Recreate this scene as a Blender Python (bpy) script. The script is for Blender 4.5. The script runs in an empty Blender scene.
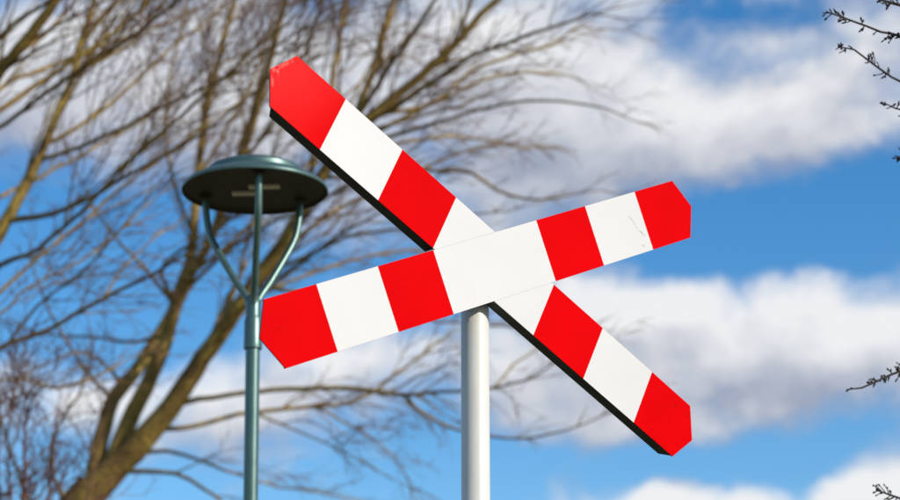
import bpy, math, random
import numpy as np
from mathutils import Vector, Matrix

R_ = math.radians
# ------------------------------------------------------------------ camera
sc = bpy.context.scene
F_PX = 2035.0                       # focal length in pixels of the 900 px wide photograph (about an 81 mm lens)
PITCH = R_(17.19)
CAM = Vector((0, 0, 1.6))
FWD = Vector((0, math.cos(PITCH), math.sin(PITCH)))
UP = Vector((0, -math.sin(PITCH), math.cos(PITCH)))
RIGHT = Vector((1, 0, 0))
cd = bpy.data.cameras.new('camera')
cam = bpy.data.objects.new('camera', cd)
sc.collection.objects.link(cam)
cam.location = CAM
cam.rotation_euler = (math.pi/2 + PITCH, 0, 0)
cd.sensor_width = 36.0
cd.lens = F_PX/900*36
cd.clip_start = 0.1
cd.clip_end = 6000
cd.dof.use_dof = True
cd.dof.focus_distance = 5.58
cd.dof.aperture_fstop = 3.15
cd.dof.aperture_blades = 9
sc.camera = cam

def pix(px, py, depth):
    """point seen at a pixel of the photograph, at a given depth along the view axis"""
    return CAM + depth*(FWD + RIGHT*((px-450)/F_PX) - UP*((py-250)/F_PX))

def azel(px, py):
    d = (FWD + RIGHT*((px-450)/F_PX) - UP*((py-250)/F_PX)).normalized()
    return math.degrees(math.atan2(d.x, d.y)), math.degrees(math.asin(d.z))

# ------------------------------------------------------------------ world: clear spring sky with broken cumulus
SUN_AZ, SUN_EL = R_(60), R_(27.5)     # azimuth measured from "behind the camera" towards the right
to_sun = Vector((math.sin(SUN_AZ)*math.cos(SUN_EL), -math.cos(SUN_AZ)*math.cos(SUN_EL), math.sin(SUN_EL)))

world = bpy.data.worlds.new('World')
sc.world = world
world.use_nodes = True
nt = world.node_tree
nt.nodes.clear()

class G:
    """small helper to wire math nodes"""
    def __init__(s, tree): s.t = tree
    def n(s, kind, **kw):
        nd = s.t.nodes.new(kind)
        for k, v in kw.items(): setattr(nd, k, v)
        return nd
    def put(s, sock, v):
        if hasattr(v, 'is_output'): s.t.links.new(v, sock)
        else: sock.default_value = v
    def m(s, op, a, b=0.0, c=0.0, clamp=False):
        nd = s.n('ShaderNodeMath', operation=op, use_clamp=clamp)
        s.put(nd.inputs[0], a); s.put(nd.inputs[1], b); s.put(nd.inputs[2], c)
        return nd.outputs[0]
    def v(s, op, a, b=(0, 0, 0)):
        nd = s.n('ShaderNodeVectorMath', operation=op)
        s.put(nd.inputs[0], a); s.put(nd.inputs[1], b)
        return nd.outputs[0]
    def xyz(s, x, y, z):
        nd = s.n('ShaderNodeCombineXYZ')
        s.put(nd.inputs[0], x); s.put(nd.inputs[1], y); s.put(nd.inputs[2], z)
        return nd.outputs[0]
    def sep(s, v):
        nd = s.n('ShaderNodeSeparateXYZ'); s.put(nd.inputs[0], v); return nd.outputs
    def noise(s, vec, scale, detail=4, rough=.55, dist=0.0, color=False):
        nd = s.n('ShaderNodeTexNoise'); s.put(nd.inputs['Vector'], vec)
        nd.inputs['Scale'].default_value = scale; nd.inputs['Detail'].default_value = detail
        nd.inputs['Roughness'].default_value = rough; nd.inputs['Distortion'].default_value = dist
        return nd.outputs['Color'] if color else nd.outputs['Fac']
    def smooth(s, x, a, b, lo=0.0, hi=1.0):
        nd = s.n('ShaderNodeMapRange', interpolation_type='SMOOTHSTEP')
        s.put(nd.inputs[0], x); nd.inputs[1].default_value = a; nd.inputs[2].default_value = b
        nd.inputs[3].default_value = lo; nd.inputs[4].default_value = hi
        return nd.outputs[0]
    def mix(s, f, a, b, mode='MIX'):
        nd = s.n('ShaderNodeMix', data_type='RGBA', blend_type=mode)
        s.put(nd.inputs[0], f); s.put(nd.inputs[6], a); s.put(nd.inputs[7], b)
        return nd.outputs[2]

# cloud field over (azimuth, elevation) in degrees.  Each row: centre px, centre py, half width, half height (px), weight
CLOUDS = [
    (690, 128, 190, 52, .50), (850, 112, 90, 48, .40), (560, 130, 110, 95, .40), (480, 60, 160, 75, .30), (850, 45, 75, 32, .30),
    (540, 215, 90, 45, .20),
    (720, 355, 190, 62, .60), (880, 345, 110, 75, .50), (620, 315, 60, 35, .35), (560, 430, 110, 45, .32),
    (670, 507, 120, 26, .54), (885, 492, 75, 40, .66),
    (260, 110, 230, 95, .42), (120, 55, 170, 80, .40), (400, 200, 120, 60, .22), (20, 100, 90, 60, .3),
    (265, 398, 75, 40, .48), (110, 408, 100, 34, .46), (370, 340, 90, 50, .30), (470, 360, 80, 50, .25),
    (320, 440, 130, 40, .16),
]
HOLES = [
    (790, 225, 190, 38, .75), (640, 262, 150, 24, .35), (715, 74, 42, 22, .30), (735, 8, 85, 24, .26), (95, 245, 140, 75, .70),
    (250, 300, 160, 40, .35), (420, 450, 120, 40, .25), (660, 462, 190, 26, .55), (820, 448, 80, 18, .25), (800, 492, 24, 26, .34), (60, 335, 120, 30, .28), (500, 480, 60, 30, .3), (180, 490, 140, 30, .12),
]
grp = bpy.data.node_groups.new('cloud_field', 'ShaderNodeTree')
grp.interface.new_socket('P', in_out='INPUT', socket_type='NodeSocketVector')
grp.interface.new_socket('D', in_out='OUTPUT', socket_type='NodeSocketFloat')
g = G(grp)
gi = g.n('NodeGroupInput'); go = g.n('NodeGroupOutput')
P = gi.outputs[0]
wn = g.v('SUBTRACT', g.noise(P, .30, 4, .55, color=True), (.5, .5, .5))
wn2 = g.v('SUBTRACT', g.noise(g.v('ADD', P, (31, 17, 5)), 1.1, 4, .6, color=True), (.5, .5, .5))
Pw = g.v('ADD', P, g.v('MULTIPLY', wn, (3.2, 2.0, 0)))
Pw = g.v('ADD', Pw, g.v('MULTIPLY', wn2, (.7, .5, 0)))
stretched = g.v('MULTIPLY', P, (1, 1.55, 1))
tot = g.m('SUBTRACT', g.noise(g.v('ADD', stretched, (7.3, 2.1, 0)), .115, 8, .56), .5)
tot = g.m('MULTIPLY', tot, 1.9)
fine = g.m('MULTIPLY', g.m('SUBTRACT', g.noise(g.v('ADD', g.v('MULTIPLY', Pw, (1, 1.4, 1)), (3.1, 8.8, 0)), .55, 6, .56), .5), .8)
tot = g.m('ADD', tot, fine)
deg = 180/math.pi/F_PX
for rows, sg in ((CLOUDS, 1), (HOLES, -1)):
    for px, py, sx, sy, w in rows:
        a, e = azel(px, py)
        kx, ky = 1/(sx*deg*1.04), 1/(sy*deg)
        ma = g.n('ShaderNodeVectorMath', operation='MULTIPLY_ADD')
        g.put(ma.inputs[0], Pw); ma.inputs[1].default_value = (kx, ky, 0); ma.inputs[2].default_value = (-a*kx, -e*ky, 0)
        dt = g.n('ShaderNodeVectorMath', operation='DOT_PRODUCT')
        g.put(dt.inputs[0], ma.outputs[0]); g.put(dt.inputs[1], ma.outputs[0])
        tot = g.m('MULTIPLY_ADD', g.m('POWER', .3679, dt.outputs['Value']), w*sg, tot)
grp.links.new(tot, go.inputs[0])

g = G(nt)
tc = g.n('ShaderNodeTexCoord')
dx, dy, dz = g.sep(tc.outputs['Generated'])
az = g.m('MULTIPLY', g.m('ARCTAN2', dx, dy), 180/math.pi)
el = g.m('MULTIPLY', g.m('ARCSINE', dz), 180/math.pi)
P0 = g.xyz(az, el, 0)
def field(off):
    nd = nt.nodes.new('ShaderNodeGroup'); nd.node_tree = grp
    g.put(nd.inputs[0], g.v('ADD', P0, off) if off else P0)
    return nd.outputs[0]
D0, D1 = field(None), field((.5, 1.15, 0))
cover = g.smooth(D0, -.20, .52)
# thick parts shade what lies under them: compare the field with the field nearer the sun
lit = g.m('MULTIPLY_ADD', g.m('SUBTRACT', D0, D1), 1.05, .49)
lit = g.m('SUBTRACT', lit, g.m('MULTIPLY', g.smooth(D0, .35, 1.1), .16), clamp=True)
sky = g.n('ShaderNodeTexSky', sky_type='NISHITA')
sky.sun_disc = False
sky.sun_elevation = SUN_EL
# Blender's sky puts the sun at +Y for rotation 0 and turns it clockwise seen from above
sky.sun_rotation = math.atan2(to_sun.x, to_sun.y)
sky.altitude = 0; sky.air_density = 1.0; sky.dust_density = .3; sky.ozone_density = 3.2
SKY_STR = .10
hs = g.n('ShaderNodeHueSaturation'); hs.inputs['Saturation'].default_value = 1.32; hs.inputs['Value'].default_value = 1.58
g.put(hs.inputs['Color'], sky.outputs[0])
cloud = g.mix(lit, (3.6, 4.0, 5.1, 1), (8.8, 8.85, 8.95, 1))
col = g.mix(g.m('MULTIPLY', cover, .97), hs.outputs[0], cloud)
bg = g.n('ShaderNodeBackground'); bg.inputs['Strength'].default_value = SKY_STR
nt.links.new(col, bg.inputs['Color'])
wo = g.n('ShaderNodeOutputWorld')
nt.links.new(bg.outputs[0], wo.inputs['Surface'])
world.cycles.sampling_method = 'MANUAL'
world.cycles.sample_map_resolution = 512

# ------------------------------------------------------------------ sun
sd = bpy.data.lights.new('sun', 'SUN')
sd.energy = 4.8; sd.angle = R_(.53); sd.color = (1.0, .94, .84)
so = bpy.data.objects.new('sun', sd); sc.collection.objects.link(so)
so.rotation_euler = to_sun.to_track_quat('Z', 'Y').to_euler()
so.location = (10, -10, 20)

vs = sc.view_settings
sc.display_settings.display_device = 'sRGB'
vs.view_transform = 'Standard'; vs.look = 'None'; vs.exposure = 0.0; vs.gamma = 1.0; vs.use_curve_mapping = False
sc.render.engine = 'CYCLES'

# ------------------------------------------------------------------ materials
def mat(name, build):
    m = bpy.data.materials.new(name); m.use_nodes = True
    t = m.node_tree; g = G(t)
    b = t.nodes['Principled BSDF']
    build(g, b); return m

def ramp(g, fac, stops):
    nd = g.n('ShaderNodeValToRGB'); g.put(nd.inputs[0], fac)
    cr = nd.color_ramp
    while len(cr.elements) < len(stops): cr.elements.new(.5)
    for e, (p, c) in zip(cr.elements, stops): e.position = p; e.color = (*c, 1)
    return nd.outputs[0]

def bump(g, b, h, strength, dist):
    nd = g.n('ShaderNodeBump'); nd.inputs['Strength'].default_value = strength; nd.inputs['Distance'].default_value = dist
    g.put(nd.inputs['Height'], h); g.put(b.inputs['Normal'], nd.outputs[0])

def seg_mask(g, P, a, b, w):
    """soft mask around a segment in the sign's own plane (x, z), for scratches, scuffs and a painted edge highlight"""
    x, _, z = g.sep(P)
    L = math.hypot(b[0]-a[0], b[1]-a[1]); ux, uz = (b[0]-a[0])/L, (b[1]-a[1])/L
    px = g.m('SUBTRACT', x, a[0]); pz = g.m('SUBTRACT', z, a[1])
    t = g.m('ADD', g.m('MULTIPLY', px, ux), g.m('MULTIPLY', pz, uz))
    t = g.m('MINIMUM', g.m('MAXIMUM', t, 0), L)
    ex = g.m('SUBTRACT', px, g.m('MULTIPLY', t, ux)); ez = g.m('SUBTRACT', pz, g.m('MULTIPLY', t, uz))
    d = g.m('SQRT', g.m('ADD', g.m('MULTIPLY', ex, ex), g.m('MULTIPLY', ez, ez)))
    return g.smooth(d, w*.4, w, 1, 0)

S = 0.9                              # metres per fitted unit
C0 = (-0.027*S)

def white_film(g, b):
    tc = g.n('ShaderNodeTexCoord'); P = tc.outputs['Object']
    n1 = g.noise(P, 5, 5, .6); n2 = g.noise(g.v('MULTIPLY', P, (70, 70, 6)), 1, 4, .7)
    c = ramp(g, n1, [(.3, (.545, .525, .504)), (.7, (.575, .558, .540))])
    streak = g.m('MULTIPLY', g.smooth(n2, .52, .80, 0, .34), g.smooth(g.noise(P, 7, 3, .5), .42, .68))
    c = g.mix(streak, c, (.45, .43, .38, 1))
    sc_ = None
    for a, e, w in (((.489, .240), (.500, .232), .0040), ((.5055, .2285), (.514, .219), .0034), ((.519, .2132), (.524, .208), .0026), ((.533, .203), (.552, .194), .0040), ((.541, .163), (.549, .160), .0045)):
        mk = seg_mask(g, P, a, e, w); sc_ = mk if sc_ is None else g.m('MAXIMUM', sc_, mk)
    sc_ = g.m('MULTIPLY', sc_, g.smooth(g.noise(P, 160, 3, .6), .36, .56))
    c = g.mix(g.m('MULTIPLY', sc_, .75), c, (.26, .24, .22, 1))
    g.put(b.inputs['Base Color'], c)
    b.inputs['Roughness'].default_value = .42; b.inputs['Specular IOR Level'].default_value = .35
    bump(g, b, g.noise(P, 9, 2, .5), .08, .004)

def red_film(g, b):
    tc = g.n('ShaderNodeTexCoord'); P = tc.outputs['Object']
    n1 = g.noise(P, 4, 5, .6)
    c = ramp(g, n1, [(.3, (.53, .0001, .0008)), (.7, (.62, .0003, .0016))])
    x, y, z = g.sep(P)
    # sheen on the upper left tip, painted into the red as a paler tone
    tip_sheen = g.smooth(g.m('ADD', g.m('MULTIPLY', z, 1), g.m('ADD', g.m('MULTIPLY', x, -.75), g.m('MULTIPLY', n1, .12))), .72, 1.02)
    c = g.mix(g.m('MULTIPLY', tip_sheen, .62), c, (.74, .030, .030, 1))
    dk = None
    for a, e, w in (((.7456, .2535), (.7460, .248), .0050), ((.7043, .3052), (.7055, .304), .0030), ((.6587, -.3039), (.6600, -.305), .0045), ((.7070, -.3230), (.7085, -.3245), .0045), ((-.745, -.31), (-.742, -.312), .003), ((-.25, .14), (-.247, .139), .002), ((.31, .185), (.312, .183), .0022)):
        mk = seg_mask(g, P, a, e, w); dk = mk if dk is None else g.m('MAXIMUM', dk, mk)
    c = g.mix(g.m('MULTIPLY', dk, .6), c, (.18, .004, .004, 1))
    lt = None  # pale scratches at the tip, and a highlight painted along its edge
    for a, e, w in (((-.7884, .3636), (-.7267, .409), .0075), ((-.7713, .3681), (-.7723, .3512), .0075), ((-.787, .352), (-.785, .325), .0055)):
        mk = seg_mask(g, P, a, e, w); lt = mk if lt is None else g.m('MAXIMUM', lt, mk)
    c = g.mix(g.m('MULTIPLY', lt, g.smooth(g.noise(P, 55, 4, .65), .4, .62, 0, .34)), c, (.75, .30, .24, 1))
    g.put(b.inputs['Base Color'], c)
    b.inputs['Roughness'].default_value = .5; b.inputs['Specular IOR Level'].default_value = .012
    bump(g, b, g.noise(P, 9, 2, .5), .08, .004)

def dark_metal(g, b):
    tc = g.n('ShaderNodeTexCoord'); P = tc.outputs['Object']
    n = g.noise(P, 14, 6, .65)
    g.put(b.inputs['Base Color'], ramp(g, n, [(.3, (.022, .022, .020)), (.6, (.036, .035, .031)), (.85, (.06, .056, .046))]))
    b.inputs['Roughness'].default_value = .55

def post_paint(g, b):
    tc = g.n('ShaderNodeTexCoord'); P = tc.outputs['Object']
    n = g.noise(g.v('MULTIPLY', P, (1, 1, .25)), 30, 5, .65)
    c = ramp(g, n, [(.3, (.55, .525, .465)), (.65, (.61, .585, .53)), (.9, (.55, .535, .48))])
    st = g.smooth(g.noise(g.v('MULTIPLY', P, (60, 60, 3)), 1, 4, .6), .58, .8, 0, .18)
    c = g.mix(st, c, (.42, .40, .34, 1))
    g.put(b.inputs['Base Color'], c)
    b.inputs['Roughness'].default_value = .38
    bump(g, b, n, .06, .002)

def lamp_paint(g, b):
    tc = g.n('ShaderNodeTexCoord'); P = tc.outputs['Object']
    n = g.noise(P, 22, 5, .6)
    g.put(b.inputs['Base Color'], ramp(g, n, [(.3, (.070, .132, .116)), (.7, (.092, .160, .140))]))
    b.inputs['Metallic'].default_value = .6
    b.inputs['Specular IOR Level'].default_value = 1.0
    g.put(b.inputs['Roughness'], g.smooth(n, .2, .8, .34, .42))
    # rain-washed dust: paler vertical streaks
    st = g.smooth(g.noise(g.v('MULTIPLY', P, (55, 55, 4)), 1, 4, .6), .52, .78, 0, .10)
    g.put(b.inputs['Base Color'], g.mix(st, ramp(g, n, [(.3, (.070, .132, .116)), (.7, (.092, .160, .140))]), (.20, .22, .19, 1)))
    bump(g, b, g.noise(P, 90, 3, .5), .05, .001)

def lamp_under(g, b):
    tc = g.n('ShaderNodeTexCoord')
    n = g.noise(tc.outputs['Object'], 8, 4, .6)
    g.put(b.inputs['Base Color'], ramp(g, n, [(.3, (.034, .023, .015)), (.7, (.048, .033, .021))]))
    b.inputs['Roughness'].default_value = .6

def lens(g, b):
    b.inputs['Base Color'].default_value = (.80, .68, .54, 1); b.inputs['Roughness'].default_value = .35

def galv(g, b):
    tc = g.n('ShaderNodeTexCoord')
    n = g.noise(tc.outputs['Object'], 60, 3, .5)
    g.put(b.inputs['Base Color'], ramp(g, n, [(.3, (.25, .26, .26)), (.7, (.38, .39, .39))]))
    b.inputs['Metallic'].default_value = .8; b.inputs['Roughness'].default_value = .45

def bark(c0, c1, c2):
    def f(g, b):
        tc = g.n('ShaderNodeTexCoord'); P = tc.outputs['Object']
        n1 = g.noise(P, 3.2, 5, .65); n2 = g.noise(g.v('MULTIPLY', P, (1, 1, .35)), 28, 5, .7)
        c = ramp(g, n1, [(.3, c0), (.5, c1), (.72, c2)])
        c = g.mix(g.smooth(n2, .35, .65, .5, 0), c, (.03, .022, .014, 1))
        g.put(b.inputs['Base Color'], c)
        b.inputs['Roughness'].default_value = .85; b.inputs['Specular IOR Level'].default_value = .2
        bump(g, b, n2, .8, .03)
    return f

def grass(g, b):
    tc = g.n('ShaderNodeTexCoord'); P = tc.outputs['Object']
    n1 = g.noise(P, .12, 6, .6); n2 = g.noise(P, 9, 6, .7)
    c = ramp(g, n1, [(.3, (.085, .078, .028)), (.55, (.12, .105, .042)), (.8, (.16, .13, .065))])
    c = g.mix(g.smooth(n2, .3, .7, .5, 0), c, (.03, .04, .012, 1))
    g.put(b.inputs['Base Color'], c); b.inputs['Roughness'].default_value = .9
    bump(g, b, n2, .8, .05)

M = {
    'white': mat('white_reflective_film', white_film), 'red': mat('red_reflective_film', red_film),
    'dark': mat('dark_folded_metal', dark_metal), 'post': mat('off_white_post_paint', post_paint),
    'lamp': mat('green_grey_lamp_paint', lamp_paint), 'under': mat('dark_lamp_underside', lamp_under),
    'lens': mat('lamp_lens', lens), 'galv': mat('galvanised_steel', galv),
    'bark': mat('olive_bark', bark((.13, .078, .028), (.33, .212, .052), (.54, .375, .085))),
    'twig': mat('twig_bark', bark((.18, .10, .044), (.31, .19, .066), (.46, .31, .084))),
    'red_twig': mat('red_twig_bark', bark((.16, .072, .052), (.20, .09, .06), (.23, .115, .068))),
    'near_twig': mat('dark_twig_bark', bark((.030, .024, .024), (.045, .036, .034), (.065, .052, .046))),
    'grass': mat('park_grass', grass),
}

# ------------------------------------------------------------------ mesh helpers
COL = sc.collection
def link(name, me, material, parent=None):
    o = bpy.data.objects.new(name, me); COL.objects.link(o)
    if material:
        for m in (material if isinstance(material, (list, tuple)) else [material]): me.materials.append(m)
    if parent: o.parent = parent
    return o
def empty(name, loc, label, cat, group=None):
    o = bpy.data.objects.new(name, None); COL.objects.link(o); o.location = loc
    o.empty_display_size = .1
    o['label'] = label; o['category'] = cat
    if group: o['group'] = group
    return o
def mesh(name, verts, faces, smooth=False):
    me = bpy.data.meshes.new(name); me.from_pydata([tuple(v) for v in verts], [], faces); me.update()
    if smooth: me.shade_smooth()
    return me
def lathe(prof, seg=48, cap=True):
    V, Fc = [], []
    for r, z in prof:
        for k in range(seg):
            a = 2*math.pi*k/seg; V.append((r*math.cos(a), r*math.sin(a), z))
    for i in range(len(prof)-1):
        for k in range(seg):
            k2 = (k+1) % seg
            Fc.append((i*seg+k, i*seg+k2, (i+1)*seg+k2, (i+1)*seg+k))
    if cap:
        Fc.append(tuple(reversed(range(seg)))); Fc.append(tuple((len(prof)-1)*seg+k for k in range(seg)))
    return V, Fc
def lathe_mesh(name, prof, seg=48, cap=True, angle=35):
    V, Fc = lathe(prof, seg, cap); me = mesh(name, V, Fc)
    me.shade_smooth(); me.set_sharp_from_angle(angle=R_(angle)); return me

def tubes_mesh(name, tubes, sides):
    """many tapered tubes in one mesh; tubes = list of (points, radii)"""
    by = {}
    for p, r in tubes: by.setdefault(len(p), []).append((p, r))
    VV, FF, base = [], [], 0
    ang = np.arange(sides)*2*np.pi/sides
    for n, lst in by.items():
        Pn = np.array([[tuple(q) for q in p] for p, r in lst], float); Rn = np.array([r for p, r in lst], float)
        T = np.empty_like(Pn); T[:, 1:-1] = Pn[:, 2:]-Pn[:, :-2]; T[:, 0] = Pn[:, 1]-Pn[:, 0]; T[:, -1] = Pn[:, -1]-Pn[:, -2]
        T /= np.linalg.norm(T, axis=2, keepdims=True)+1e-12
        main = Pn[:, -1]-Pn[:, 0]
        ref = np.where((np.abs(main[:, 1]) > .75*np.linalg.norm(main, axis=1))[:, None], (1., 0, 0), (0, 1., 0))[:, None, :]
        A = np.cross(T, np.broadcast_to(ref, T.shape)); A /= np.linalg.norm(A, axis=2, keepdims=True)+1e-12
        B = np.cross(T, A)
        ring = Pn[:, :, None, :] + Rn[:, :, None, None]*(A[:, :, None, :]*np.cos(ang)[:, None] + B[:, :, None, :]*np.sin(ang)[:, None])
        N = len(lst); VV.append(ring.reshape(-1, 3))
        idx = base + np.arange(N*n*sides).reshape(N, n, sides)
        a = idx[:, :-1]; b = np.roll(idx, -1, 2)[:, :-1]; c = np.roll(idx, -1, 2)[:, 1:]; d = idx[:, 1:]
        FF.append(np.stack([a, b, c, d], -1).reshape(-1, 4)); base += N*n*sides
    V = np.concatenate(VV); Fq = np.concatenate(FF)
    me = bpy.data.meshes.new(name)
    me.vertices.add(len(V)); me.vertices.foreach_set('co', V.ravel())
    me.loops.add(Fq.size); me.loops.foreach_set('vertex_index', Fq.ravel().astype(np.int32))
    me.polygons.add(len(Fq)); me.polygons.foreach_set('loop_start', np.arange(0, Fq.size, 4, dtype=np.int32))
    me.update(calc_edges=True); me.validate(); me.shade_smooth()
    return me

def smooth_path(pts, n):
    """Catmull-Rom through pts (list of tuples), n samples"""
    P = np.array(pts, float)
    P = np.vstack([2*P[0]-P[1], P, 2*P[-1]-P[-2]])
    seg = np.linalg.norm(np.diff(P[1:-1, :3], axis=0), axis=1); cum = np.concatenate([[0], np.cumsum(seg)])
    out = []
    for s in np.linspace(0, cum[-1], n):
        i = min(int(np.searchsorted(cum, s, 'right')-1), len(seg)-1); t = (s-cum[i])/max(seg[i], 1e-9)
        p0, p1, p2, p3 = P[i], P[i+1], P[i+2], P[i+3]
        out.append(.5*((2*p1)+(-p0+p2)*t+(2*p0-5*p1+4*p2-p3)*t*t+(-p0+3*p1-3*p2+p3)*t**3))
    return np.array(out)

# ------------------------------------------------------------------ ground
gv, gf, NG = [], [], 40
rng = random.Random(3)
xs = [math.copysign(abs(t)**2.2, t)*3000 for t in np.linspace(-1, 1, NG+1)]
for j in range(NG+1):
    for i in range(NG+1):
        gv.append((xs[i], xs[j]+10, 0.0))
for j in range(NG):
    for i in range(NG):
        a = j*(NG+1)+i; gf.append((a, a+1, a+NG+2, a+NG+1))
ground = link('ground', mesh('ground', gv, gf), M['grass'])
ground['kind'] = 'structure'; ground['label'] = 'park grass under the sign and trees'

# ------------------------------------------------------------------ the crossing sign
YAW = 0.69658692
CEN = CAM + Vector((0.16459264, math.exp(1.7838851), 1.79798613))*S
ex = Vector((math.cos(YAW), math.sin(YAW), 0)); nrm = Vector((math.sin(YAW), -math.cos(YAW), 0))   # nrm faces the viewer
POST_R = .0385
DEP = .04*S
# post axis: behind the trays
post_xy = CEN - nrm*(DEP + .0045 + POST_R)
d475 = (FWD + RIGHT*((475.3-450)/F_PX) - UP*((400-250)/F_PX))
tpar = (nrm.dot(post_xy - CAM))/nrm.dot(d475)
base = CAM + d475*tpar; base.z = 0
sign = empty('crossing_sign', base, 'red and white striped diagonal cross sign on an off-white round post', 'sign')
# sign-plane frame: local x = ex, local -y = towards viewer, local z = up ; origin at CEN
frame = Matrix.Translation(CEN-base) @ Matrix.Rotation(YAW, 4, 'Z')
TH = (0.40891848, -0.46599767); OFF = (0.0, -0.031603*S)
W2 = .1*S
def uv(i, t, v):
    c, s_ = math.cos(TH[i]), math.sin(TH[i]); v = v+OFF[i]
    return (t*c - v*s_, t*s_ + v*c)
def line_hit(i, v, j, w):
    """t on blade i (at cross offset v) where it meets the edge line (offset w) of blade j"""
    c, s_ = math.cos(TH[j]), math.sin(TH[j])
    a = uv(i, 0, v); d = (math.cos(TH[i]), math.sin(TH[i]))
    fa = -a[0]*s_ + a[1]*c - OFF[j]; fd = -d[0]*s_ + d[1]*c
    return (w-fa)/fd
TIP, SHO = .945*S, .8915*S           # half length to the point and to the shoulder
ctr = C0
ST = {0: [t*S for t in (-0.72636504, -0.48856935, -0.26212721, 0.19071605, 0.42152766, 0.66837036)],
      1: [t*S for t in (-0.72024871, -0.48115359, -0.24791939, 0.19780529, 0.42995504, 0.67216411)]}
def prism(name, poly, y0, y1, material, parent, flip=False):
    n = len(poly)
    V = [(x, y0, z) for x, z in poly] + [(x, y1, z) for x, z in poly]
    Fc = [tuple(range(n)), tuple(reversed(range(n, 2*n)))] + [(i, i+n, (i+1) % n+n, (i+1) % n) for i in range(n)]
    me = mesh(name, V, Fc)
    import bmesh
    bm = bmesh.new(); bm.from_mesh(me); bmesh.ops.recalc_face_normals(bm, faces=bm.faces); bm.to_mesh(me); bm.free()
    o = link(name, me, material, parent)
    return o
def tray(name, i, outline, edges, y_front, parent):
    """folded sheet: a face plate and a flange along each long edge (list of (t0,t1,v sign))"""
    import bmesh
    V, Fc = [], []
    def add(poly, y0, y1):
        b0 = len(V); n = len(poly)
        V.extend([(x, y0, z) for x, z in poly]); V.extend([(x, y1, z) for x, z in poly])
        Fc.append(tuple(range(b0, b0+n))); Fc.append(tuple(reversed(range(b0+n, b0+2*n))))
        Fc.extend([(b0+k, b0+k+n, b0+(k+1) % n+n, b0+(k+1) % n) for k in range(n)])
    add(outline, y_front, y_front+.003)
    TK = .004
    for t0, t1, sg, cut0, cut1 in edges:
        # flange as a tapered strip: full length at the face, trimmed at the back
        va, vb = sg*(W2-.0004), sg*(W2-TK)
        b0 = len(V)
        for (y, c0, c1) in ((y_front+.003, 0, 0), (y_front+DEP, cut0, cut1)):
            for t, v in ((t0+c0, va), (t1-c1, va), (t1-c1, vb), (t0+c0, vb)):
                x, z = uv(i, t, v); V.append((x, y, z))
        Fc.extend([(b0, b0+1, b0+2, b0+3), (b0+7, b0+6, b0+5, b0+4)] + [(b0+k, b0+4+k, b0+4+(k+1) % 4, b0+(k+1) % 4) for k in range(4)])
    me = mesh(name, V, Fc)
    bm = bmesh.new(); bm.from_mesh(me); bmesh.ops.recalc_face_normals(bm, faces=bm.faces); bm.to_mesh(me); bm.free()
    o = link(name, me, M['dark'], parent); o.matrix_local = frame
    return o
FILM = .0009; GAP = .00012
def films(i, bounds, parent, y_front, first_red, lo_poly, hi_poly):
    """colour fields between successive stripe positions; ends given as point lists"""
    red = first_red
    cuts = bounds
    for k in range(len(cuts)+1):
        L = lo_poly if k == 0 else [uv(i, cuts[k-1]+GAP, W2-.0002), uv(i, cuts[k-1]+GAP, -W2+.0002)]
        H = hi_poly if k == len(cuts) else [uv(i, cuts[k]-GAP, -W2+.0002), uv(i, cuts[k]-GAP, W2-.0002)]
        poly = L + H                                       # counter-clockwise seen from the back; normals are recalculated
        prism('red_stripe' if red else 'white_stripe', poly, y_front-FILM, y_front-.00005, M['red' if red else 'white'], parent)
        red = not red
w = W2-.0002
# long blade, in front
lo0 = [uv(0, ctr-SHO, w), uv(0, ctr-TIP, 0), uv(0, ctr-SHO, -w)]
hi0 = [uv(0, ctr+SHO, -w), uv(0, ctr+TIP, 0), uv(0, ctr+SHO, w)]
def outl(i, e=0):
    return [uv(i, ctr-SHO, W2), uv(i, ctr-TIP, 0), uv(i, ctr-SHO, -W2), uv(i, ctr+SHO, -W2), uv(i, ctr+TIP, 0), uv(i, ctr+SHO, W2)]
blade = tray('blade', 0, outl(0), [(ctr-SHO+.004, ctr+SHO-.004, 1, .018, .018), (ctr-SHO+.004, ctr+SHO-.004, -1, .018, .018)], 0.0, sign)
blade['label'] = 'long striped blade rising to the right'
films(0, ST[0], blade, 0.0, True, lo0, hi0)
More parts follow.
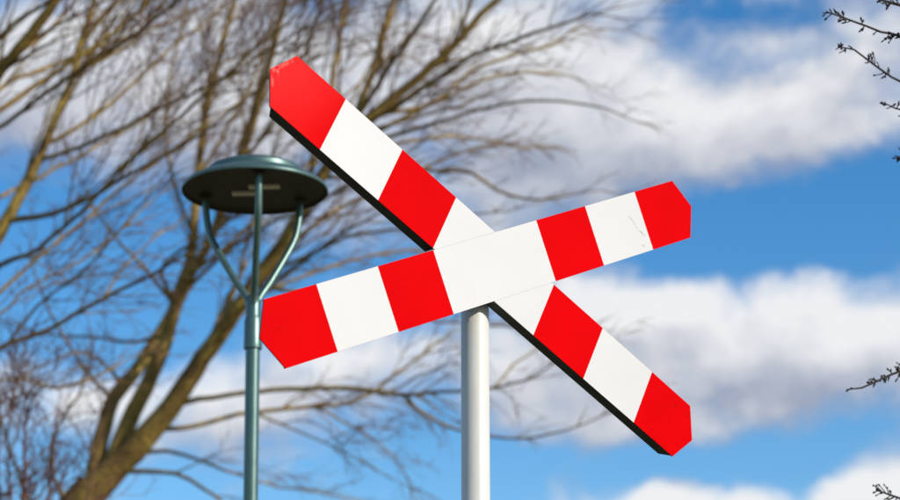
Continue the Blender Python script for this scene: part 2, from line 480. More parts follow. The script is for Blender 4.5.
# the falling blade: two arms cut to fit against the long one, a hair further back
for side in (-1, 1):
    wj = W2 if side < 0 else -W2                     # upper-left arm meets the upper edge, lower-right arm the lower edge
    tA, tB = line_hit(1, W2, 0, wj), line_hit(1, -W2, 0, wj)
    g_ = .0003
    YF = .0006
    if side < 0:
        end = [uv(1, ctr-SHO, W2), uv(1, ctr-TIP, 0), uv(1, ctr-SHO, -W2)]
        out = end + [uv(1, tB-g_, -W2), uv(1, tA-g_, W2)]
        arm = tray('arm', 1, out, [(ctr-SHO+.004, tA-.003, 1, .02, .001), (ctr-SHO+.004, tB-.003, -1, .022, .001)], YF, sign)
        arm['label'] = 'upper arm of the falling blade, with sheen painted on its scratched red tip'
        tA2, tB2 = line_hit(1, w, 0, wj), line_hit(1, -w, 0, wj)
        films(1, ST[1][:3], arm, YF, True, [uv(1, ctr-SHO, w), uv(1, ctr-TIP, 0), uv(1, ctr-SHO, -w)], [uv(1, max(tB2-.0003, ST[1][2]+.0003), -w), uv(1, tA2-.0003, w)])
    else:
        end = [uv(1, ctr+SHO, -W2), uv(1, ctr+TIP, 0), uv(1, ctr+SHO, W2)]
        out = end + [uv(1, tA+g_, W2), uv(1, tB+g_, -W2)]
        arm = tray('arm', 1, out, [(tA+.003, ctr+SHO-.004, 1, .001, .02), (tB+.003, ctr+SHO-.004, -1, .001, .02)], YF, sign)
        arm['label'] = 'lower arm of the falling blade'
        tA2, tB2 = line_hit(1, w, 0, wj), line_hit(1, -w, 0, wj)
        films(1, ST[1][3:], arm, YF, False, [uv(1, min(tA2+.0003, ST[1][3]-.0003), w), uv(1, tB2+.0003, -w)], [uv(1, ctr+SHO, -w), uv(1, ctr+TIP, 0), uv(1, ctr+SHO, w)])
# post and fixings
top = CEN.z + .055
prof = [(POST_R, 0.0), (POST_R, top-.006), (POST_R-.002, top-.002), (POST_R-.006, top)]
post = link('post', lathe_mesh('post', prof, 56), M['post'], sign)
for zc in (CEN.z-.03, CEN.z+.03):
    V, Fc = lathe([(POST_R+.0006, -.011), (POST_R+.0028, -.011), (POST_R+.0028, .011), (POST_R+.0006, .011)], 40, cap=False)
    c_ = link('clamp', mesh('clamp', V, Fc, True), M['dark'], sign); c_.location = (0, 0, zc)
def box_mesh(name, sx, sy, sz):
    V = [(x*sx/2, y*sy/2, z*sz/2) for x in (-1, 1) for y in (-1, 1) for z in (-1, 1)]
    Fc = [(0, 1, 3, 2), (4, 6, 7, 5), (0, 4, 5, 1), (2, 3, 7, 6), (0, 2, 6, 4), (1, 5, 7, 3)]
    return mesh(name, V, Fc)
bk = link('mounting_bracket', box_mesh('mounting_bracket', .12, .036, .085), M['dark'], sign)
mid = base + Vector((0, 0, CEN.z)); pl = CEN - nrm*(.0035+.018)
bk.matrix_local = Matrix.Translation(Vector((mid - nrm*((mid-pl).dot(nrm))) - base)) @ Matrix.Rotation(YAW, 4, 'Z')

# ------------------------------------------------------------------ the street lamp
DL = 8.35
ctr_l = pix(255, 192, DL)                                # centre of the lamp disc's rim
u = DL/F_PX                                              # metres per pixel there
lamp = empty('street_lamp', (ctr_l.x+.064, ctr_l.y, 0), 'dark green post lamp with a flat domed hood on three curved arms', 'street lamp')
H = ctr_l.z
lamp.rotation_euler = (0, -math.atan2(.064, H), 0)         # the post leans very slightly
def Z(py):   # height above ground for a pixel row on the post axis
    d = FWD - UP*((py-250)/F_PX); return CAM.z + ctr_l.y/d.y*d.z
zc_top, zc_bot = Z(318), Z(348)
zj = Z(292)
pole_r = 7.0*u
prof = [(pole_r*1.9, 0), (pole_r*1.9, .9), (pole_r*1.55, .98), (pole_r*1.15, 1.02), (pole_r*1.04, 1.04), (pole_r*1.03, 1.10), (pole_r*1.02, 1.3), (pole_r*1.01, 2.2), (pole_r, zc_bot-.3), (pole_r, zc_bot+.01)]
link('pole', lathe_mesh('pole', prof, 40), M['lamp'], lamp)
cr = 8.9*u
link('collar', lathe_mesh('collar', [(pole_r+.0005, zc_bot-.006), (cr, zc_bot-.004), (cr+.001, zc_bot+.008), (cr, zc_bot+.02), (cr-.001, zc_top-.012), (cr-.005, zc_top), (pole_r*1.02, zc_top+.008)], 40), M['lamp'], lamp)
link('neck', lathe_mesh('neck', [(pole_r*1.05, zc_top-.01), (pole_r*1.03, Z(304)), (pole_r*.9, Z(298)), (pole_r*.4, Z(293))], 40), M['lamp'], lamp)
rim = 73*u
hood_prof = [(73, 0), (73.4, 1.2), (73, 3), (70, 6), (62, 10.5), (54, 14), (50, 15.5), (49, 16.2), (48.3, 20.5), (46.5, 22.8), (40, 25.8), (28, 28.8), (14, 30.4), (4, 30.9)]
hv, hf = lathe([(r*u, H+z*u) for r, z in hood_prof], 96, cap=False)
hf.append(tuple((len(hood_prof)-1)*96+k for k in range(96)))
hm = mesh('hood', hv, hf, True); hm.set_sharp_from_angle(angle=R_(28))
hood = link('hood', hm, M['lamp'], lamp)
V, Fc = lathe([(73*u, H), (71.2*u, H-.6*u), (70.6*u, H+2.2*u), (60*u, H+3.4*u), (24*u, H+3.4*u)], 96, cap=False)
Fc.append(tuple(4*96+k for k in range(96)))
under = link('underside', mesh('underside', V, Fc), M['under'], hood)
# two light strips set into the underside
for (px, py, ln, rot) in ((244.5, 194.5, 27, .0), (265, 188, 31, .0)):
    dxm = (px-255)*u
    b_ = link('light_strip', box_mesh('light_strip', ln*u, 9.5*u, 2.4*u), M['lens'], hood)
    b_.location = (dxm, (py-191.0)*u/.325, H+2.6*u)
# three arms at 120 degrees
ARM = 3.6*u
for k, a0 in enumerate((9.4, 129.4, -110.6)):
    a = R_(a0); dirx, diry = math.sin(a), -math.cos(a)
    pr = [(r, min(Z(py)+r*u*.16, H)) for r, py in ((3.4, 309), (5.5, 301), (9.5, 294.5), (18, 284), (28, 270), (38, 255.5), (46, 243), (50.5, 233), (53, 222), (54.3, 212))] + [(55, H+2.5*u)]
    pts = smooth_path([(r*u*dirx, r*u*diry, z) for r, z in pr], 40)
    am = link('arm', tubes_mesh('arm', [([tuple(p) for p in pts], [ARM]*40)], 16), M['lamp'], lamp)
    # a small flange where the arm meets the hood
    fl = link('arm_flange', lathe_mesh('arm_flange', [(ARM*1.05, -.012), (ARM*1.7, -.010), (ARM*1.75, 0), (ARM*1.2, .004)], 20), M['under'], am)
    fl.location = (55*u*dirx, 55*u*diry, H+3.0*u)

# ------------------------------------------------------------------ trees
def grow(tw, rng, p, d, length, r, level, bias, droop, dens, maxlev):
    """a wandering shoot with side shoots; appends (level, points, radii) to tw"""
    n = 6 if level == 1 else (5 if level == 2 else 4)
    step = length/(n-1); pts = [p.copy()]; rad = [r]
    d = d.normalized()
    for k in range(1, n):
        f = k/(n-1)
        d = (d + Vector((rng.gauss(0, .11), rng.gauss(0, .11), rng.gauss(0, .11))) + bias*.03 + Vector((0, 0, -droop*f*.25))).normalized()
        p = p + d*step; pts.append(p.copy()); rad.append(r*(1-f*.72))
    tw.append((level, pts, rad))
    if level >= maxlev: return
    m = max(1, int(rng.gauss(length*dens[level], 1.0)+.5))
    for _ in range(m):
        t = rng.uniform(.15, .98)*(n-1); i = min(int(t), n-2); q = pts[i].lerp(pts[i+1], t-i)
        dd = (pts[i+1]-pts[i]).normalized()
        side = Vector((rng.gauss(0, 1), rng.gauss(0, 1), rng.gauss(0, 1))); side -= dd*side.dot(dd); side.normalize()
        ang = rng.uniform(.35, .9)
        nd = dd*math.cos(ang) + side*math.sin(ang) + bias*.22
        rr = rad[i]*rng.uniform(.45, .7)
        grow(tw, rng, q, nd, length*rng.uniform(.28, .55), max(rr, .0036), level+1, bias, droop, dens, maxlev)

class Tree:
    def __init__(s, name, label, depth, base_px, seed, twig_mat='twig', cat='tree', group='bare trees behind the sign'):
        s.rng = random.Random(seed); s.depth = depth; s.limbs = {}; s.twig_mat = twig_mat
        b = pix(base_px, 250, depth); b = Vector((b.x, b.y, 0)); s.base = b
        s.root = empty(name, b, label, cat, group)
    def limb(s, key, px, parent=None, ddepth=0.0, name='limb', twigs=None, bark='bark', sides=9):
        """px: list of (x, y, width px); depth runs from the parent's depth there to +ddepth metres at the tip"""
        rng = s.rng; d0 = s.depth
        px = list(px)
        if parent:
            PP = s.limbs[parent]; x0, y0 = px[0][0], px[0][1]
            k = min(range(len(PP)), key=lambda i: (PP[i][0]-x0)**2+(PP[i][1]-y0)**2)
            d0 = PP[k][2]; px[0] = (PP[k][0], PP[k][1], px[0][2])
        L = [0]
        for a, b in zip(px, px[1:]): L.append(L[-1]+math.hypot(a[0]-b[0], a[1]-b[1]))
        n = max(8, int(L[-1]/14))
        pl = smooth_path([(x, y, w_) for x, y, w_ in px], n)
        ph = rng.uniform(0, 6.3); amp = .004*L[-1]
        out = []; pts = []; rad = []
        for i, (x, y, wd) in enumerate(pl):
            f = i/(n-1)
            dd = d0 + ddepth*f**1.2 + .12*math.sin(ph+f*7)*f
            if 0 < i < n-1:
                x += rng.gauss(0, .55); y += rng.gauss(0, .55)
            out.append((x, y, dd)); pts.append(pix(x, y, dd)-s.base); rad.append((max(wd, .6) if wd < 13 else 13+(wd-13)*.62)*.5*dd/F_PX)
        s.limbs[key] = out
        o = link(name, tubes_mesh(name, [([tuple(p) for p in pts], rad)], sides), M[bark], s.root)
        if twigs:
            s.twigs(o, pts, rad, **twigs)
        return o
    def twigs(s, o, pts, rad, per_m=3.2, start=.15, length=(.7, 1.7), bias=(.35, 0, .3), droop=.0, dens={1: 4.5, 2: 6.0}, spread=(.4, .95), maxlev=3, seedless=0):
        rng = s.rng; tw = []; bias = Vector(bias)
        L = sum((b-a).length for a, b in zip(pts, pts[1:])); m = max(2, int(L*per_m)); n = len(pts)
        for _ in range(m):
            f = start+(1-start)*rng.random()**.85; t = f*(n-1); i = min(int(t), n-2)
            q = pts[i].lerp(pts[i+1], t-i); dd = (pts[i+1]-pts[i]).normalized()
            side = Vector((rng.gauss(0, 1), rng.gauss(0, 1), rng.gauss(0, 1))); side -= dd*side.dot(dd); side.normalize()
            ang = rng.uniform(*spread)
            nd = dd*math.cos(ang)+side*math.sin(ang)+bias*.45
            ln = rng.uniform(*length)*(1-.35*f)
            grow(tw, rng, q, nd, ln, min(max(rad[i]*.5, .008), .021)*rng.uniform(.6, 1), 1, bias, droop, dens, maxlev)
        # the limb's own tip
        d = (pts[-1]-pts[-2]).normalized()
        for _ in range(2):
            grow(tw, rng, pts[-1], d+Vector((rng.gauss(0, .2), rng.gauss(0, .2), rng.gauss(0, .2))), rng.uniform(*length), max(rad[-1]*.8, .004), 1, bias, droop, dens, maxlev)
        big = [(p, r) for l, p, r in tw if l == 1]; small = [(p, r) for l, p, r in tw if l > 1]
        if big:
            b_ = link('side_shoots', tubes_mesh('side_shoots', big, 5), M[s.twig_mat], o); b_['kind'] = 'stuff'
        if small:
            b_ = link('fine_twigs', tubes_mesh('fine_twigs', small, 3), M['red_twig' if s.twig_mat == 'twig' else s.twig_mat], o); b_['kind'] = 'stuff'

UPR = dict(per_m=2.9, length=(.9, 2.7), bias=(.22, 0, .5), droop=0, spread=(.3, .8), dens={1: 3.2, 2: 4.5})
LOW = dict(per_m=4.6, dens={1: 6, 2: 7}, length=(.5, 1.3), bias=(.5, 0, -.05), droop=.5)
FINE = dict(per_m=4.6, length=(.4, 1.1), bias=(.5, 0, .25), droop=.1)

# --- the large leaning tree behind the lamp
A = Tree('bare_tree', 'big leafless tree with olive bark leaning right, behind the lamp', 20.0, 20, 11)
def ground_px(tree, px):     # pixel row of the ground under a given pixel column at the tree's depth
    d = tree.depth
    return 250 + F_PX*((CAM.z + d*math.sin(PITCH))/(d*math.cos(PITCH)))
gy = ground_px(A, 20)
A.limb('trunk', [(5, gy+6, 92), (8, gy-60, 74), (12, 760, 64), (28, 600, 60), (58, 535, 56), (92, 488, 50)], name='trunk', sides=16)
A.limb('a1', [(80, 505, 50), (120, 462, 38), (160, 420, 29), (205, 355, 22), (240, 305, 19), (262, 270, 17), (285, 240, 15), (310, 195, 13), (340, 150, 12), (375, 115, 10.5), (420, 76, 9.5), (450, 50, 8.5), (472, 24, 7.5), (500, -2, 6.5), (540, -35, 5), (590, -80, 3)], 'trunk', -1.0, twigs=dict(UPR, start=.3))
A.limb('a2', [(92, 490, 34), (112, 462, 26), (130, 420, 21), (150, 380, 18), (166, 338, 16), (176, 300, 13), (190, 258, 11), (195, 215, 9), (200, 150, 7.5), (207, 105, 7), (217, 65, 6), (227, 28, 5.5), (234, -5, 5), (245, -60, 4), (262, -120, 2)], 'trunk', 1.2, twigs=dict(UPR, start=.3))
A.limb('a4', [(92, 490, 24), (104, 425, 18), (118, 392, 16), (140, 365, 14), (158, 335, 12), (172, 310, 9)], 'trunk', .9)
A.limb('a3', [(168, 330, 12), (186, 285, 10.5), (210, 240, 9.5), (230, 190, 9), (246, 145, 8.5), (262, 92, 7.5), (272, 50, 7), (286, 0, 6), (305, -60, 4), (320, -110, 2)], 'a2', -1.4, twigs=UPR)
A.limb('a5', [(318, 182, 9), (345, 140, 8), (362, 100, 7.5), (374, 70, 7.5), (382, 38, 7), (394, -2, 6), (405, -50, 4), (415, -100, 2)], 'a1', 1.5, twigs=UPR)
A.limb('a6', [(300, 212, 7), (322, 130, 6), (333, 75, 5.5), (340, 35, 5), (348, -5, 4), (356, -60, 2)], 'a1', 2.6, twigs=UPR)
A.limb('a7', [(330, 165, 6), (372, 95, 5.5), (392, 62, 5), (415, 30, 4.5), (438, -5, 3.5), (460, -40, 2)], 'a1', -2.2, twigs=UPR)
A.limb('d1', [(360, 128, 6), (400, 104, 5.5), (440, 76, 5), (475, 55, 4.5), (520, 38, 4), (565, 24, 3), (590, 14, 2)], 'a1', -1.5, twigs=dict(FINE, length=(.3, .8), bias=(.6, 0, .2)))
A.limb('d2', [(372, 118, 5), (430, 104, 4), (475, 70, 3.6), (512, 56, 3.3), (550, 45, 2.8), (572, 30, 2)], 'a1', .9, twigs=FINE)
A.limb('d3', [(352, 140, 5), (392, 124, 4.5), (425, 107, 4), (462, 90, 3.4), (500, 74, 3), (540, 72, 2.2), (575, 78, 1.5)], 'a1', 1.6, twigs=FINE)
A.limb('d4', [(340, 152, 5), (380, 140, 4.5), (420, 128, 4), (462, 115, 3.4), (500, 105, 3), (532, 100, 2.8), (570, 102, 2.5), (600, 107, 2), (632, 120, 1.2)], 'a1', -1.9, twigs=dict(FINE, per_m=1.6, length=(.25, .6), bias=(.5, 0, .1), dens={1: 2.5, 2: 3.5}))
A.limb('d5', [(330, 165, 4.5), (380, 148, 3.5), (440, 137, 3), (482, 139, 2.6), (520, 147, 2.2), (556, 146, 1.4)], 'a1', 2.2, twigs=dict(FINE, per_m=2.4, length=(.25, .6), bias=(.5, 0, .1)))
A.limb('d6', [(322, 178, 5), (380, 172, 4.5), (430, 171, 4), (468, 172, 3.6), (498, 190, 3.2), (530, 200, 2.6), (572, 195, 1.6), (600, 190, 1)], 'a1', -.8, twigs=dict(FINE, per_m=2.6, length=(.25, .6), bias=(.5, 0, .15)))
A.limb('e1', [(272, 258, 6), (305, 232, 5), (340, 208, 4.5), (385, 188, 4), (440, 160, 3), (490, 145, 2)], 'a1', 1.0, twigs=FINE)
A.limb('e2', [(262, 272, 5), (310, 255, 4), (350, 236, 3.5), (420, 226, 3), (470, 215, 2), (500, 212, 1.2)], 'a1', -1.2, twigs=dict(FINE, length=(.25, .6)))
A.limb('e3', [(245, 300, 5), (290, 282, 4), (345, 262, 3.4), (410, 250, 2.6), (460, 262, 1.6)], 'a1', 2.0, twigs=FINE)
A.limb('e4', [(252, 288, 5), (300, 292, 4), (350, 296, 3.4), (400, 315, 2.8), (450, 322, 2.2), (500, 326, 1.8), (545, 322, 1.2)], 'a1', -.6, twigs=dict(FINE, per_m=2.6, length=(.3, .7)))
A.limb('b1', [(172, 402, 6.5), (205, 398, 5.5), (240, 394, 5), (285, 389, 5), (335, 388, 5), (380, 392, 5), (406, 396, 4.4), (432, 392, 3.6), (462, 391, 3.2), (500, 386, 2.8), (535, 376, 2.2), (560, 358, 1.4)], 'a1', -1.6, twigs=dict(LOW, start=.25, length=(.35, 1.0)), bark='bark')
A.limb('b1b', [(404, 396, 4), (425, 416, 3.6), (455, 428, 3.2), (490, 436, 2.8), (530, 438, 2.4), (575, 427, 1.8), (610, 412, 1.2)], 'b1', -.8, twigs=dict(LOW, per_m=2.6, length=(.3, .75)))
A.limb('b2', [(148, 432, 6), (190, 427, 5), (240, 414, 4.6), (300, 408, 4.2), (342, 404, 3.8), (372, 393, 3.4), (396, 374, 3), (420, 356, 2.6), (446, 336, 2), (480, 320, 1.2)], 'a1', .8, twigs=dict(LOW, start=.3, bias=(.5, 0, .05)))
A.limb('b3', [(108, 474, 6), (150, 471, 5), (175, 474, 4.4), (200, 485, 3.8), (225, 505, 3), (260, 540, 2)], 'a1', -1.5, twigs=dict(LOW, per_m=2.2))
A.limb('b4', [(320, 404, 3), (345, 422, 2.4), (375, 440, 2), (400, 465, 1.6), (415, 500, 1)], 'b2', .5, twigs=dict(LOW, per_m=4, droop=.2))
A.limb('b5', [(255, 412, 3), (300, 432, 2), (350, 455, 1.6), (395, 480, 1)], 'b2', -.9, twigs=dict(LOW, per_m=3.5))
A.limb('b6', [(495, 388, 2.4), (520, 360, 2), (545, 345, 1.6), (575, 330, 1)], 'b1', .8, twigs=dict(LOW, per_m=3, length=(.25, .6)))
A.limb('b7', [(120, 462, 5), (170, 452, 4), (225, 470, 3), (270, 485, 2.4), (320, 492, 2), (370, 505, 1.2)], 'a1', 1.8, twigs=dict(LOW, per_m=2.6))
A.limb('c1', [(178, 300, 5), (160, 272, 4.5), (165, 262, 4), (205, 235, 3.4), (260, 205, 2.6), (300, 190, 1.8)], 'a2', -.9, twigs=FINE)
A.limb('c2', [(166, 338, 5), (130, 342, 3.6), (90, 337, 3), (45, 334, 2.4), (10, 322, 1.6)], 'a2', 1.2, twigs=dict(FINE, per_m=2.2, bias=(-.2, 0, .3)))
A.limb('c3', [(176, 300, 5), (145, 268, 3.6), (118, 240, 2.8), (95, 210, 2), (80, 180, 1.2)], 'a2', -1.8, twigs=dict(FINE, per_m=2.2, bias=(-.1, 0, .4)))
A.limb('c4', [(122, 390, 5), (105, 365, 3.6), (80, 352, 2.8), (50, 362, 2), (20, 378, 1.2)], 'a4', -1.0, twigs=dict(FINE, per_m=2.2, bias=(-.3, 0, .2)))
A.limb('c5', [(205, 352, 4), (222, 310, 3.6), (236, 282, 3.2), (252, 250, 2.6), (262, 222, 2)], 'a1', 1.6, twigs=FINE)

for k, (par, dd, pl_) in enumerate([
        ('a1', 1.1, [(203, 358, 5), (222, 318, 4.6), (238, 280, 4.2), (250, 232, 3.6), (262, 190, 3), (276, 140, 2.2), (286, 95, 1.4)]),
        ('a2', -1.0, [(177, 298, 5), (214, 262, 4.4), (262, 228, 3.8), (325, 198, 3), (372, 176, 2.2), (410, 150, 1.4)]),
        ('a1', -1.4, [(240, 306, 5), (286, 274, 4.2), (332, 240, 3.4), (374, 216, 2.6), (420, 190, 1.6)]),
        ('a3', 1.0, [(190, 280, 5), (226, 246, 4.4), (276, 200, 3.8), (320, 150, 3.2), (352, 100, 2.6), (378, 50, 2), (396, 10, 1.4)]),
        ('a2', 1.4, [(194, 230, 4.6), (176, 190, 4), (166, 140, 3.4), (168, 90, 3), (178, 40, 2.4), (190, -10, 1.6)]),
        ('a3', -1.2, [(236, 172, 4.6), (268, 128, 4), (292, 82, 3.6), (310, 40, 3), (322, -5, 2.2)]),
        ('a2', .6, [(198, 175, 4.2), (226, 130, 3.8), (250, 84, 3.2), (268, 40, 2.6), (280, -5, 1.8)]),
        ('a4', -1.2, [(112, 405, 4.6), (92, 380, 3.6), (60, 330, 2.8), (40, 290, 2.2), (30, 250, 1.4)]),
        ('trunk', -1.5, [(70, 515, 6), (50, 470, 4.4), (58, 425, 3.4), (80, 392, 2.6), (92, 350, 1.8)]),
        ('trunk', 1.0, [(52, 540, 6), (20, 478, 4.2), (4, 430, 3.2), (-6, 380, 2)])]):
    A.limb('f%d' % k, pl_, par, dd, twigs=dict(FINE, per_m=3.4))

# --- the tree standing just outside the left edge: its limbs rake up to the right
B = Tree('bare_tree', 'leafless tree beyond the left edge, its bare limbs raking upward right', 17.0, -130, 23)
gyb = ground_px(B, -130)
B.limb('trunk', [(-132, gyb+6, 80), (-130, gyb-60, 64), (-124, 800, 54), (-112, 600, 46), (-92, 450, 40), (-70, 350, 34)], name='trunk', sides=16)
B.limb('s1', [(-75, 370, 30), (-40, 300, 22), (-5, 240, 15), (16, 203, 12), (36, 163, 10), (55, 120, 9), (71, 80, 7.5), (80, 45, 6.5), (94, 0, 5.5), (108, -60, 4), (125, -120, 2)], 'trunk', .9, twigs=dict(UPR, start=.35))
B.limb('s2', [(-75, 370, 26), (-72, 280, 20), (-55, 190, 16), (-28, 115, 14), (0, 72, 12.5), (26, 40, 11.5), (46, 14, 10.5), (62, -8, 9.5), (100, -60, 7), (140, -120, 4)], 'trunk', -1.0, twigs=dict(UPR, start=.3))
B.limb('s3', [(-80, 400, 16), (-40, 330, 9), (-2, 267, 6), (30, 253, 5), (62, 229, 4.6), (100, 192, 4.2), (140, 150, 3.8), (190, 108, 3.2), (240, 62, 2.6), (290, 20, 2)], 'trunk', -2.0, twigs=dict(UPR, per_m=2.9, start=.3))
B.limb('s4', [(-80, 400, 12), (-35, 330, 6), (0, 292, 4.5), (40, 256, 4), (90, 216, 3.6), (130, 181, 3.2), (172, 150, 2.8), (222, 114, 2.2), (270, 80, 1.4)], 'trunk', 1.8, twigs=dict(UPR, per_m=2.9, start=.3))
B.limb('s5', [(-40, 148, 8), (0, 110, 6), (35, 86, 5.4), (75, 60, 5), (112, 34, 4.6), (150, 0, 4), (190, -40, 2.5)], 's2', .8, twigs=UPR)
B.limb('s6', [(-46, 165, 7), (0, 127, 5), (30, 105, 4.6), (80, 69, 4.4), (122, 44, 4), (162, 14, 3.4), (200, -20, 2.4)], 's2', -1.6, twigs=UPR)
B.limb('s7', [(-30, 120, 6), (5, 84, 4.6), (40, 70, 4.2), (100, 46, 3.6), (150, 30, 2.8), (200, 8, 2)], 's2', 2.2, twigs=FINE)
B.limb('s8', [(-50, 178, 8), (-20, 70, 6), (2, 34, 5), (22, 18, 4.6), (46, 3, 4), (80, -25, 3)], 's2', -.9, twigs=UPR)
B.limb('s9', [(8, 224, 7), (50, 214, 5.6), (85, 200, 5), (112, 184, 4.4), (160, 158, 3.6), (210, 128, 2.8), (255, 92, 2)], 's1', -1.3, twigs=UPR)
B.limb('s10', [(42, 150, 5), (72, 131, 4.6), (110, 105, 4.2), (132, 84, 3.8), (164, 54, 3.2), (208, 20, 2.4), (240, -10, 1.6)], 's1', 1.2, twigs=UPR)
B.limb('s11', [(36, 163, 5), (62, 154, 4.6), (120, 130, 4), (162, 108, 3.4), (230, 74, 2.8), (300, 30, 1.8)], 's1', -1.8, twigs=UPR)
B.limb('s12', [(-12, 252, 6), (-8, 205, 4.6), (30, 183, 4), (62, 165, 3.6), (96, 147, 3), (150, 116, 2.2)], 's1', 1.9, twigs=FINE)
B.limb('s13', [(-85, 420, 14), (-40, 375, 7), (0, 347, 5.6), (45, 331, 5), (75, 314, 4.8), (102, 299, 4.4), (135, 283, 4), (166, 267, 3.4), (205, 240, 2.4), (240, 212, 1.6)], 'trunk', -1.2, twigs=dict(FINE, start=.4, bias=(.4, 0, .35)))
B.limb('s14', [(80, 45, 4.5), (100, 20, 4), (125, -5, 3.4), (150, -40, 2)], 's1', .9, twigs=FINE)
B.limb('s15', [(72, 78, 4.5), (95, 62, 4), (128, 46, 3.6), (150, 20, 3), (170, -10, 2)], 's1', 1.4, twigs=FINE)

B.limb('s16', [(-70, 372, 6), (-30, 335, 4), (10, 307, 3), (27, 288, 2.8), (80, 262, 2.6), (122, 228, 2.2), (165, 190, 1.6)], 's13', .9, twigs=FINE)
B.limb('s17', [(10, 340, 4), (36, 307, 3), (77, 275, 2.6), (106, 246, 2.2), (140, 205, 1.6)], 's13', -.9, twigs=FINE)
B.limb('s18', [(108, 296, 3.4), (112, 284, 3), (128, 262, 2.4), (157, 236, 1.8), (190, 215, 1.2)], 's13', .6, twigs=FINE)
B.limb('s19', [(-60, 372, 6), (-20, 385, 4), (20, 378, 3.4), (60, 388, 2.8), (105, 372, 2), (140, 352, 1.4)], 's13', 1.6, twigs=dict(FINE, per_m=4.5))

# --- a slender young tree with fine reddish twigs at the lower left
Y = Tree('young_tree', 'slender young tree of fine reddish twigs at the lower left', 15.5, 12, 37, twig_mat='red_twig', group=None)
gyy = ground_px(Y, 12)
Y.limb('trunk', [(14, gyy+4, 16), (13, 800, 11), (17, 600, 8), (22, 520, 6), (24, 470, 4), (26, 420, 2.6), (24, 385, 1.4)], name='trunk', bark='red_twig', twigs=dict(per_m=9, start=.6, length=(.35, .9), bias=(.1, 0, .2), spread=(.5, 1.25), dens={1: 9, 2: 9}))
for k, (x0, y0, pts) in enumerate([(16, 620, [(2, 520, 4), (-3, 460, 3), (0, 400, 1.6)]), (18, 600, [(40, 530, 4), (52, 470, 2.8), (56, 420, 1.6)]), (17, 640, [(60, 560, 4), (86, 500, 2.8), (98, 450, 1.5)]), (20, 560, [(10, 500, 3), (8, 440, 2), (12, 395, 1.2)])]):
    Y.limb('y%d' % k, [(x0, y0, 5)]+pts, 'trunk', (-.4, .5, .2, -.6)[k], bark='red_twig', twigs=dict(per_m=9, start=.3, length=(.35, .85), bias=(.1, 0, .2), spread=(.5, 1.25), dens={1: 9, 2: 9}))

# --- the tree just outside the right edge, level with the sign: only its budded shoots reach in
T = Tree('hedge_tree', 'dark budded twigs of a tree reaching in from the right edge', 6.75, 1520, 5, twig_mat='near_twig', group=None)
gyt = ground_px(T, 1520)
T.limb('trunk', [(1522, gyt+6, 60), (1520, gyt-60, 48), (1512, 800, 40), (1495, 560, 34), (1480, 380, 28), (1465, 200, 20), (1450, 40, 12), (1440, -120, 5)], name='trunk', bark='near_twig', sides=14,
       twigs=dict(per_m=9, start=.5, length=(.3, .75), bias=(.5, .4, .6), spread=(.5, 1.1), dens={1: 12, 2: 8}, maxlev=2))
def bud_shoots(tree, o, pts, rad, spurs):
    """short spurs and swollen buds along a shoot"""
    rng = tree.rng; tub = []
    for f, ang, ln in spurs:
        t = f*(len(pts)-1); i = min(int(t), len(pts)-2); q = pts[i].lerp(pts[i+1], t-i)
        dd = (pts[i+1]-pts[i]).normalized()
        sd_ = dd.cross(FWD).normalized()*math.copysign(1, ang)
        nd = dd*math.cos(abs(ang)) + sd_*math.sin(abs(ang)) + Vector((0, rng.gauss(0, .4), 0)); nd.normalize()
        L = ln*.003
        e1 = q+nd*L*.55; e2 = e1 + (nd+dd*.3+Vector((rng.gauss(0, .2), rng.gauss(0, .2), rng.gauss(0, .2)))).normalized()*L*.45
        tub.append(([tuple(q), tuple(e1), tuple(e2)], [.0022, .0017, .0014]))
        # bud at the tip
        bd = (e2-e1).normalized(); bl = rng.uniform(.005, .015); bw = rng.uniform(.5, 1.05)
        tub.append(([tuple(e2-bd*.002), tuple(e2+bd*bl*.3), tuple(e2+bd*bl*.65), tuple(e2+bd*bl)], [.0016, .0038*bw, .0032*bw, .0005]))
        if rng.random() < .6:
            q2 = e1; b2 = (nd-dd*.5+Vector((rng.gauss(0, .3), rng.gauss(0, .3), rng.gauss(0, .3)))).normalized()
            tub.append(([tuple(q2), tuple(q2+b2*.003), tuple(q2+b2*.007), tuple(q2+b2*.011)], [.0016, .0036, .003, .0005]))
    s_ = link('buds', tubes_mesh('buds', tub, 6), M['near_twig'], o); s_['kind'] = 'stuff'
def near_limb(key, px, parent, dd, spurs, off=0.0):
    o = T.limb(key, px, parent, dd, bark='near_twig', sides=7)
    pts = [pix(x, y, d)-T.base for x, y, d in T.limbs[key]]
    if spurs: bud_shoots(T, o, pts, None, spurs)
    return o
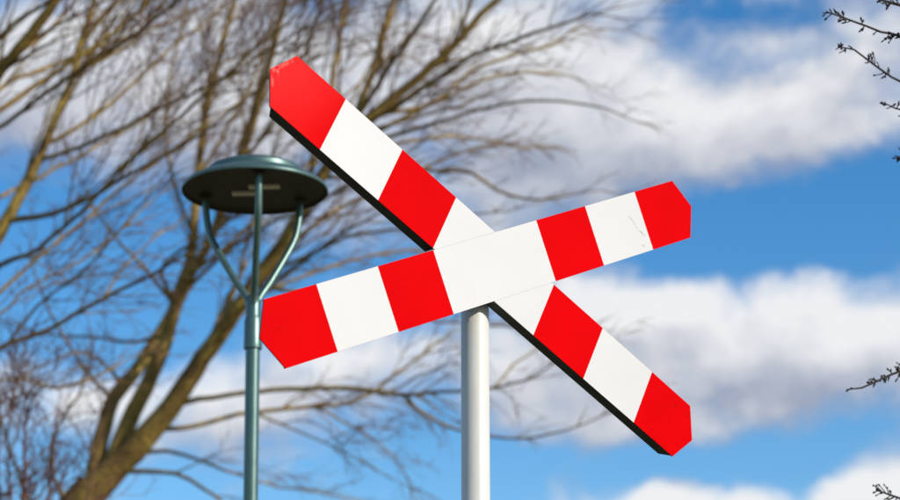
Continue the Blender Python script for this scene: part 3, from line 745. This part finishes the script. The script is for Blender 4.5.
def auto_spurs(n, lo, seed):
    r = random.Random(seed); sg = 1; out = []
    for k in range(n):
        sg = -sg if r.random() < .7 else sg; out.append((lo+(1-lo)*r.random(), sg*r.uniform(.5, 1.25), r.choice((1.5, 2.2, 3, 4.5, 7, 11))))
    return out + [(.995, .3, 4), (.99, -.5, 3.5)]
near_limb('r0', [(1472, 300, 12), (1100, 190, 9), (1010, 95, 7), (960, 60, 5), (930, 48, 4), (900, 37, 2.8), (880, 31, 2.4), (858, 22, 2.1), (838, 15.5, 2.0), (826, 11.5, 1.4)], 'trunk', -.35, auto_spurs(22, 0.885, 1))
near_limb('r1', [(1010, 95, 5), (960, 100, 4), (925, 92, 3), (900, 82, 2.4), (888, 75, 2.2), (875, 65, 2.1), (862, 55.5, 2.0), (853, 49, 1.8), (840, 47, 1.3)], 'r0', .1, auto_spurs(17, 0.63, 2))
near_limb('r2', [(1100, 190, 7), (1010, 60, 5), (950, 22, 4), (915, 9, 3.6), (896, 4, 3.2), (884, 1, 2.6), (868, -6, 1.6)], 'r0', -.25, auto_spurs(14, 0.82, 3))
near_limb('r3', [(960, 100, 3.4), (930, 116, 2.6), (908, 111, 2), (896, 108, 1.7), (885, 103.5, 1.2)], 'r1', .05, auto_spurs(8, 0.6, 4))
near_limb('r4', [(1100, 190, 6), (1000, 168, 4), (940, 161, 3), (912, 158, 2), (898, 157, 1.2)], 'r0', .2, auto_spurs(10, 0.9, 6))
near_limb('r5', [(1480, 400, 10), (1090, 372, 7), (990, 352, 5), (940, 358, 4), (915, 366, 3), (898, 372, 2.5), (885, 378, 2.3), (870, 385, 2.0), (857, 388, 1.8), (847, 389.5, 1.1)], 'trunk', -.3, auto_spurs(20, 0.9, 7))
near_limb('r6', [(1493, 560, 10), (1100, 540, 6), (980, 520, 4), (930, 506, 3), (903, 499, 2.4), (888, 495, 2.1), (876, 490, 1.3)], 'trunk', -.1, auto_spurs(18, 0.93, 8))
near_limb('r8', [(1470, 260, 9), (1570, 160, 7), (1640, 80, 5), (1700, 20, 2)], 'trunk', .3, auto_spurs(10, .4, 10))
near_limb('r9', [(1485, 430, 9), (1590, 330, 7), (1680, 270, 5), (1740, 240, 2)], 'trunk', -.3, auto_spurs(10, .4, 12))
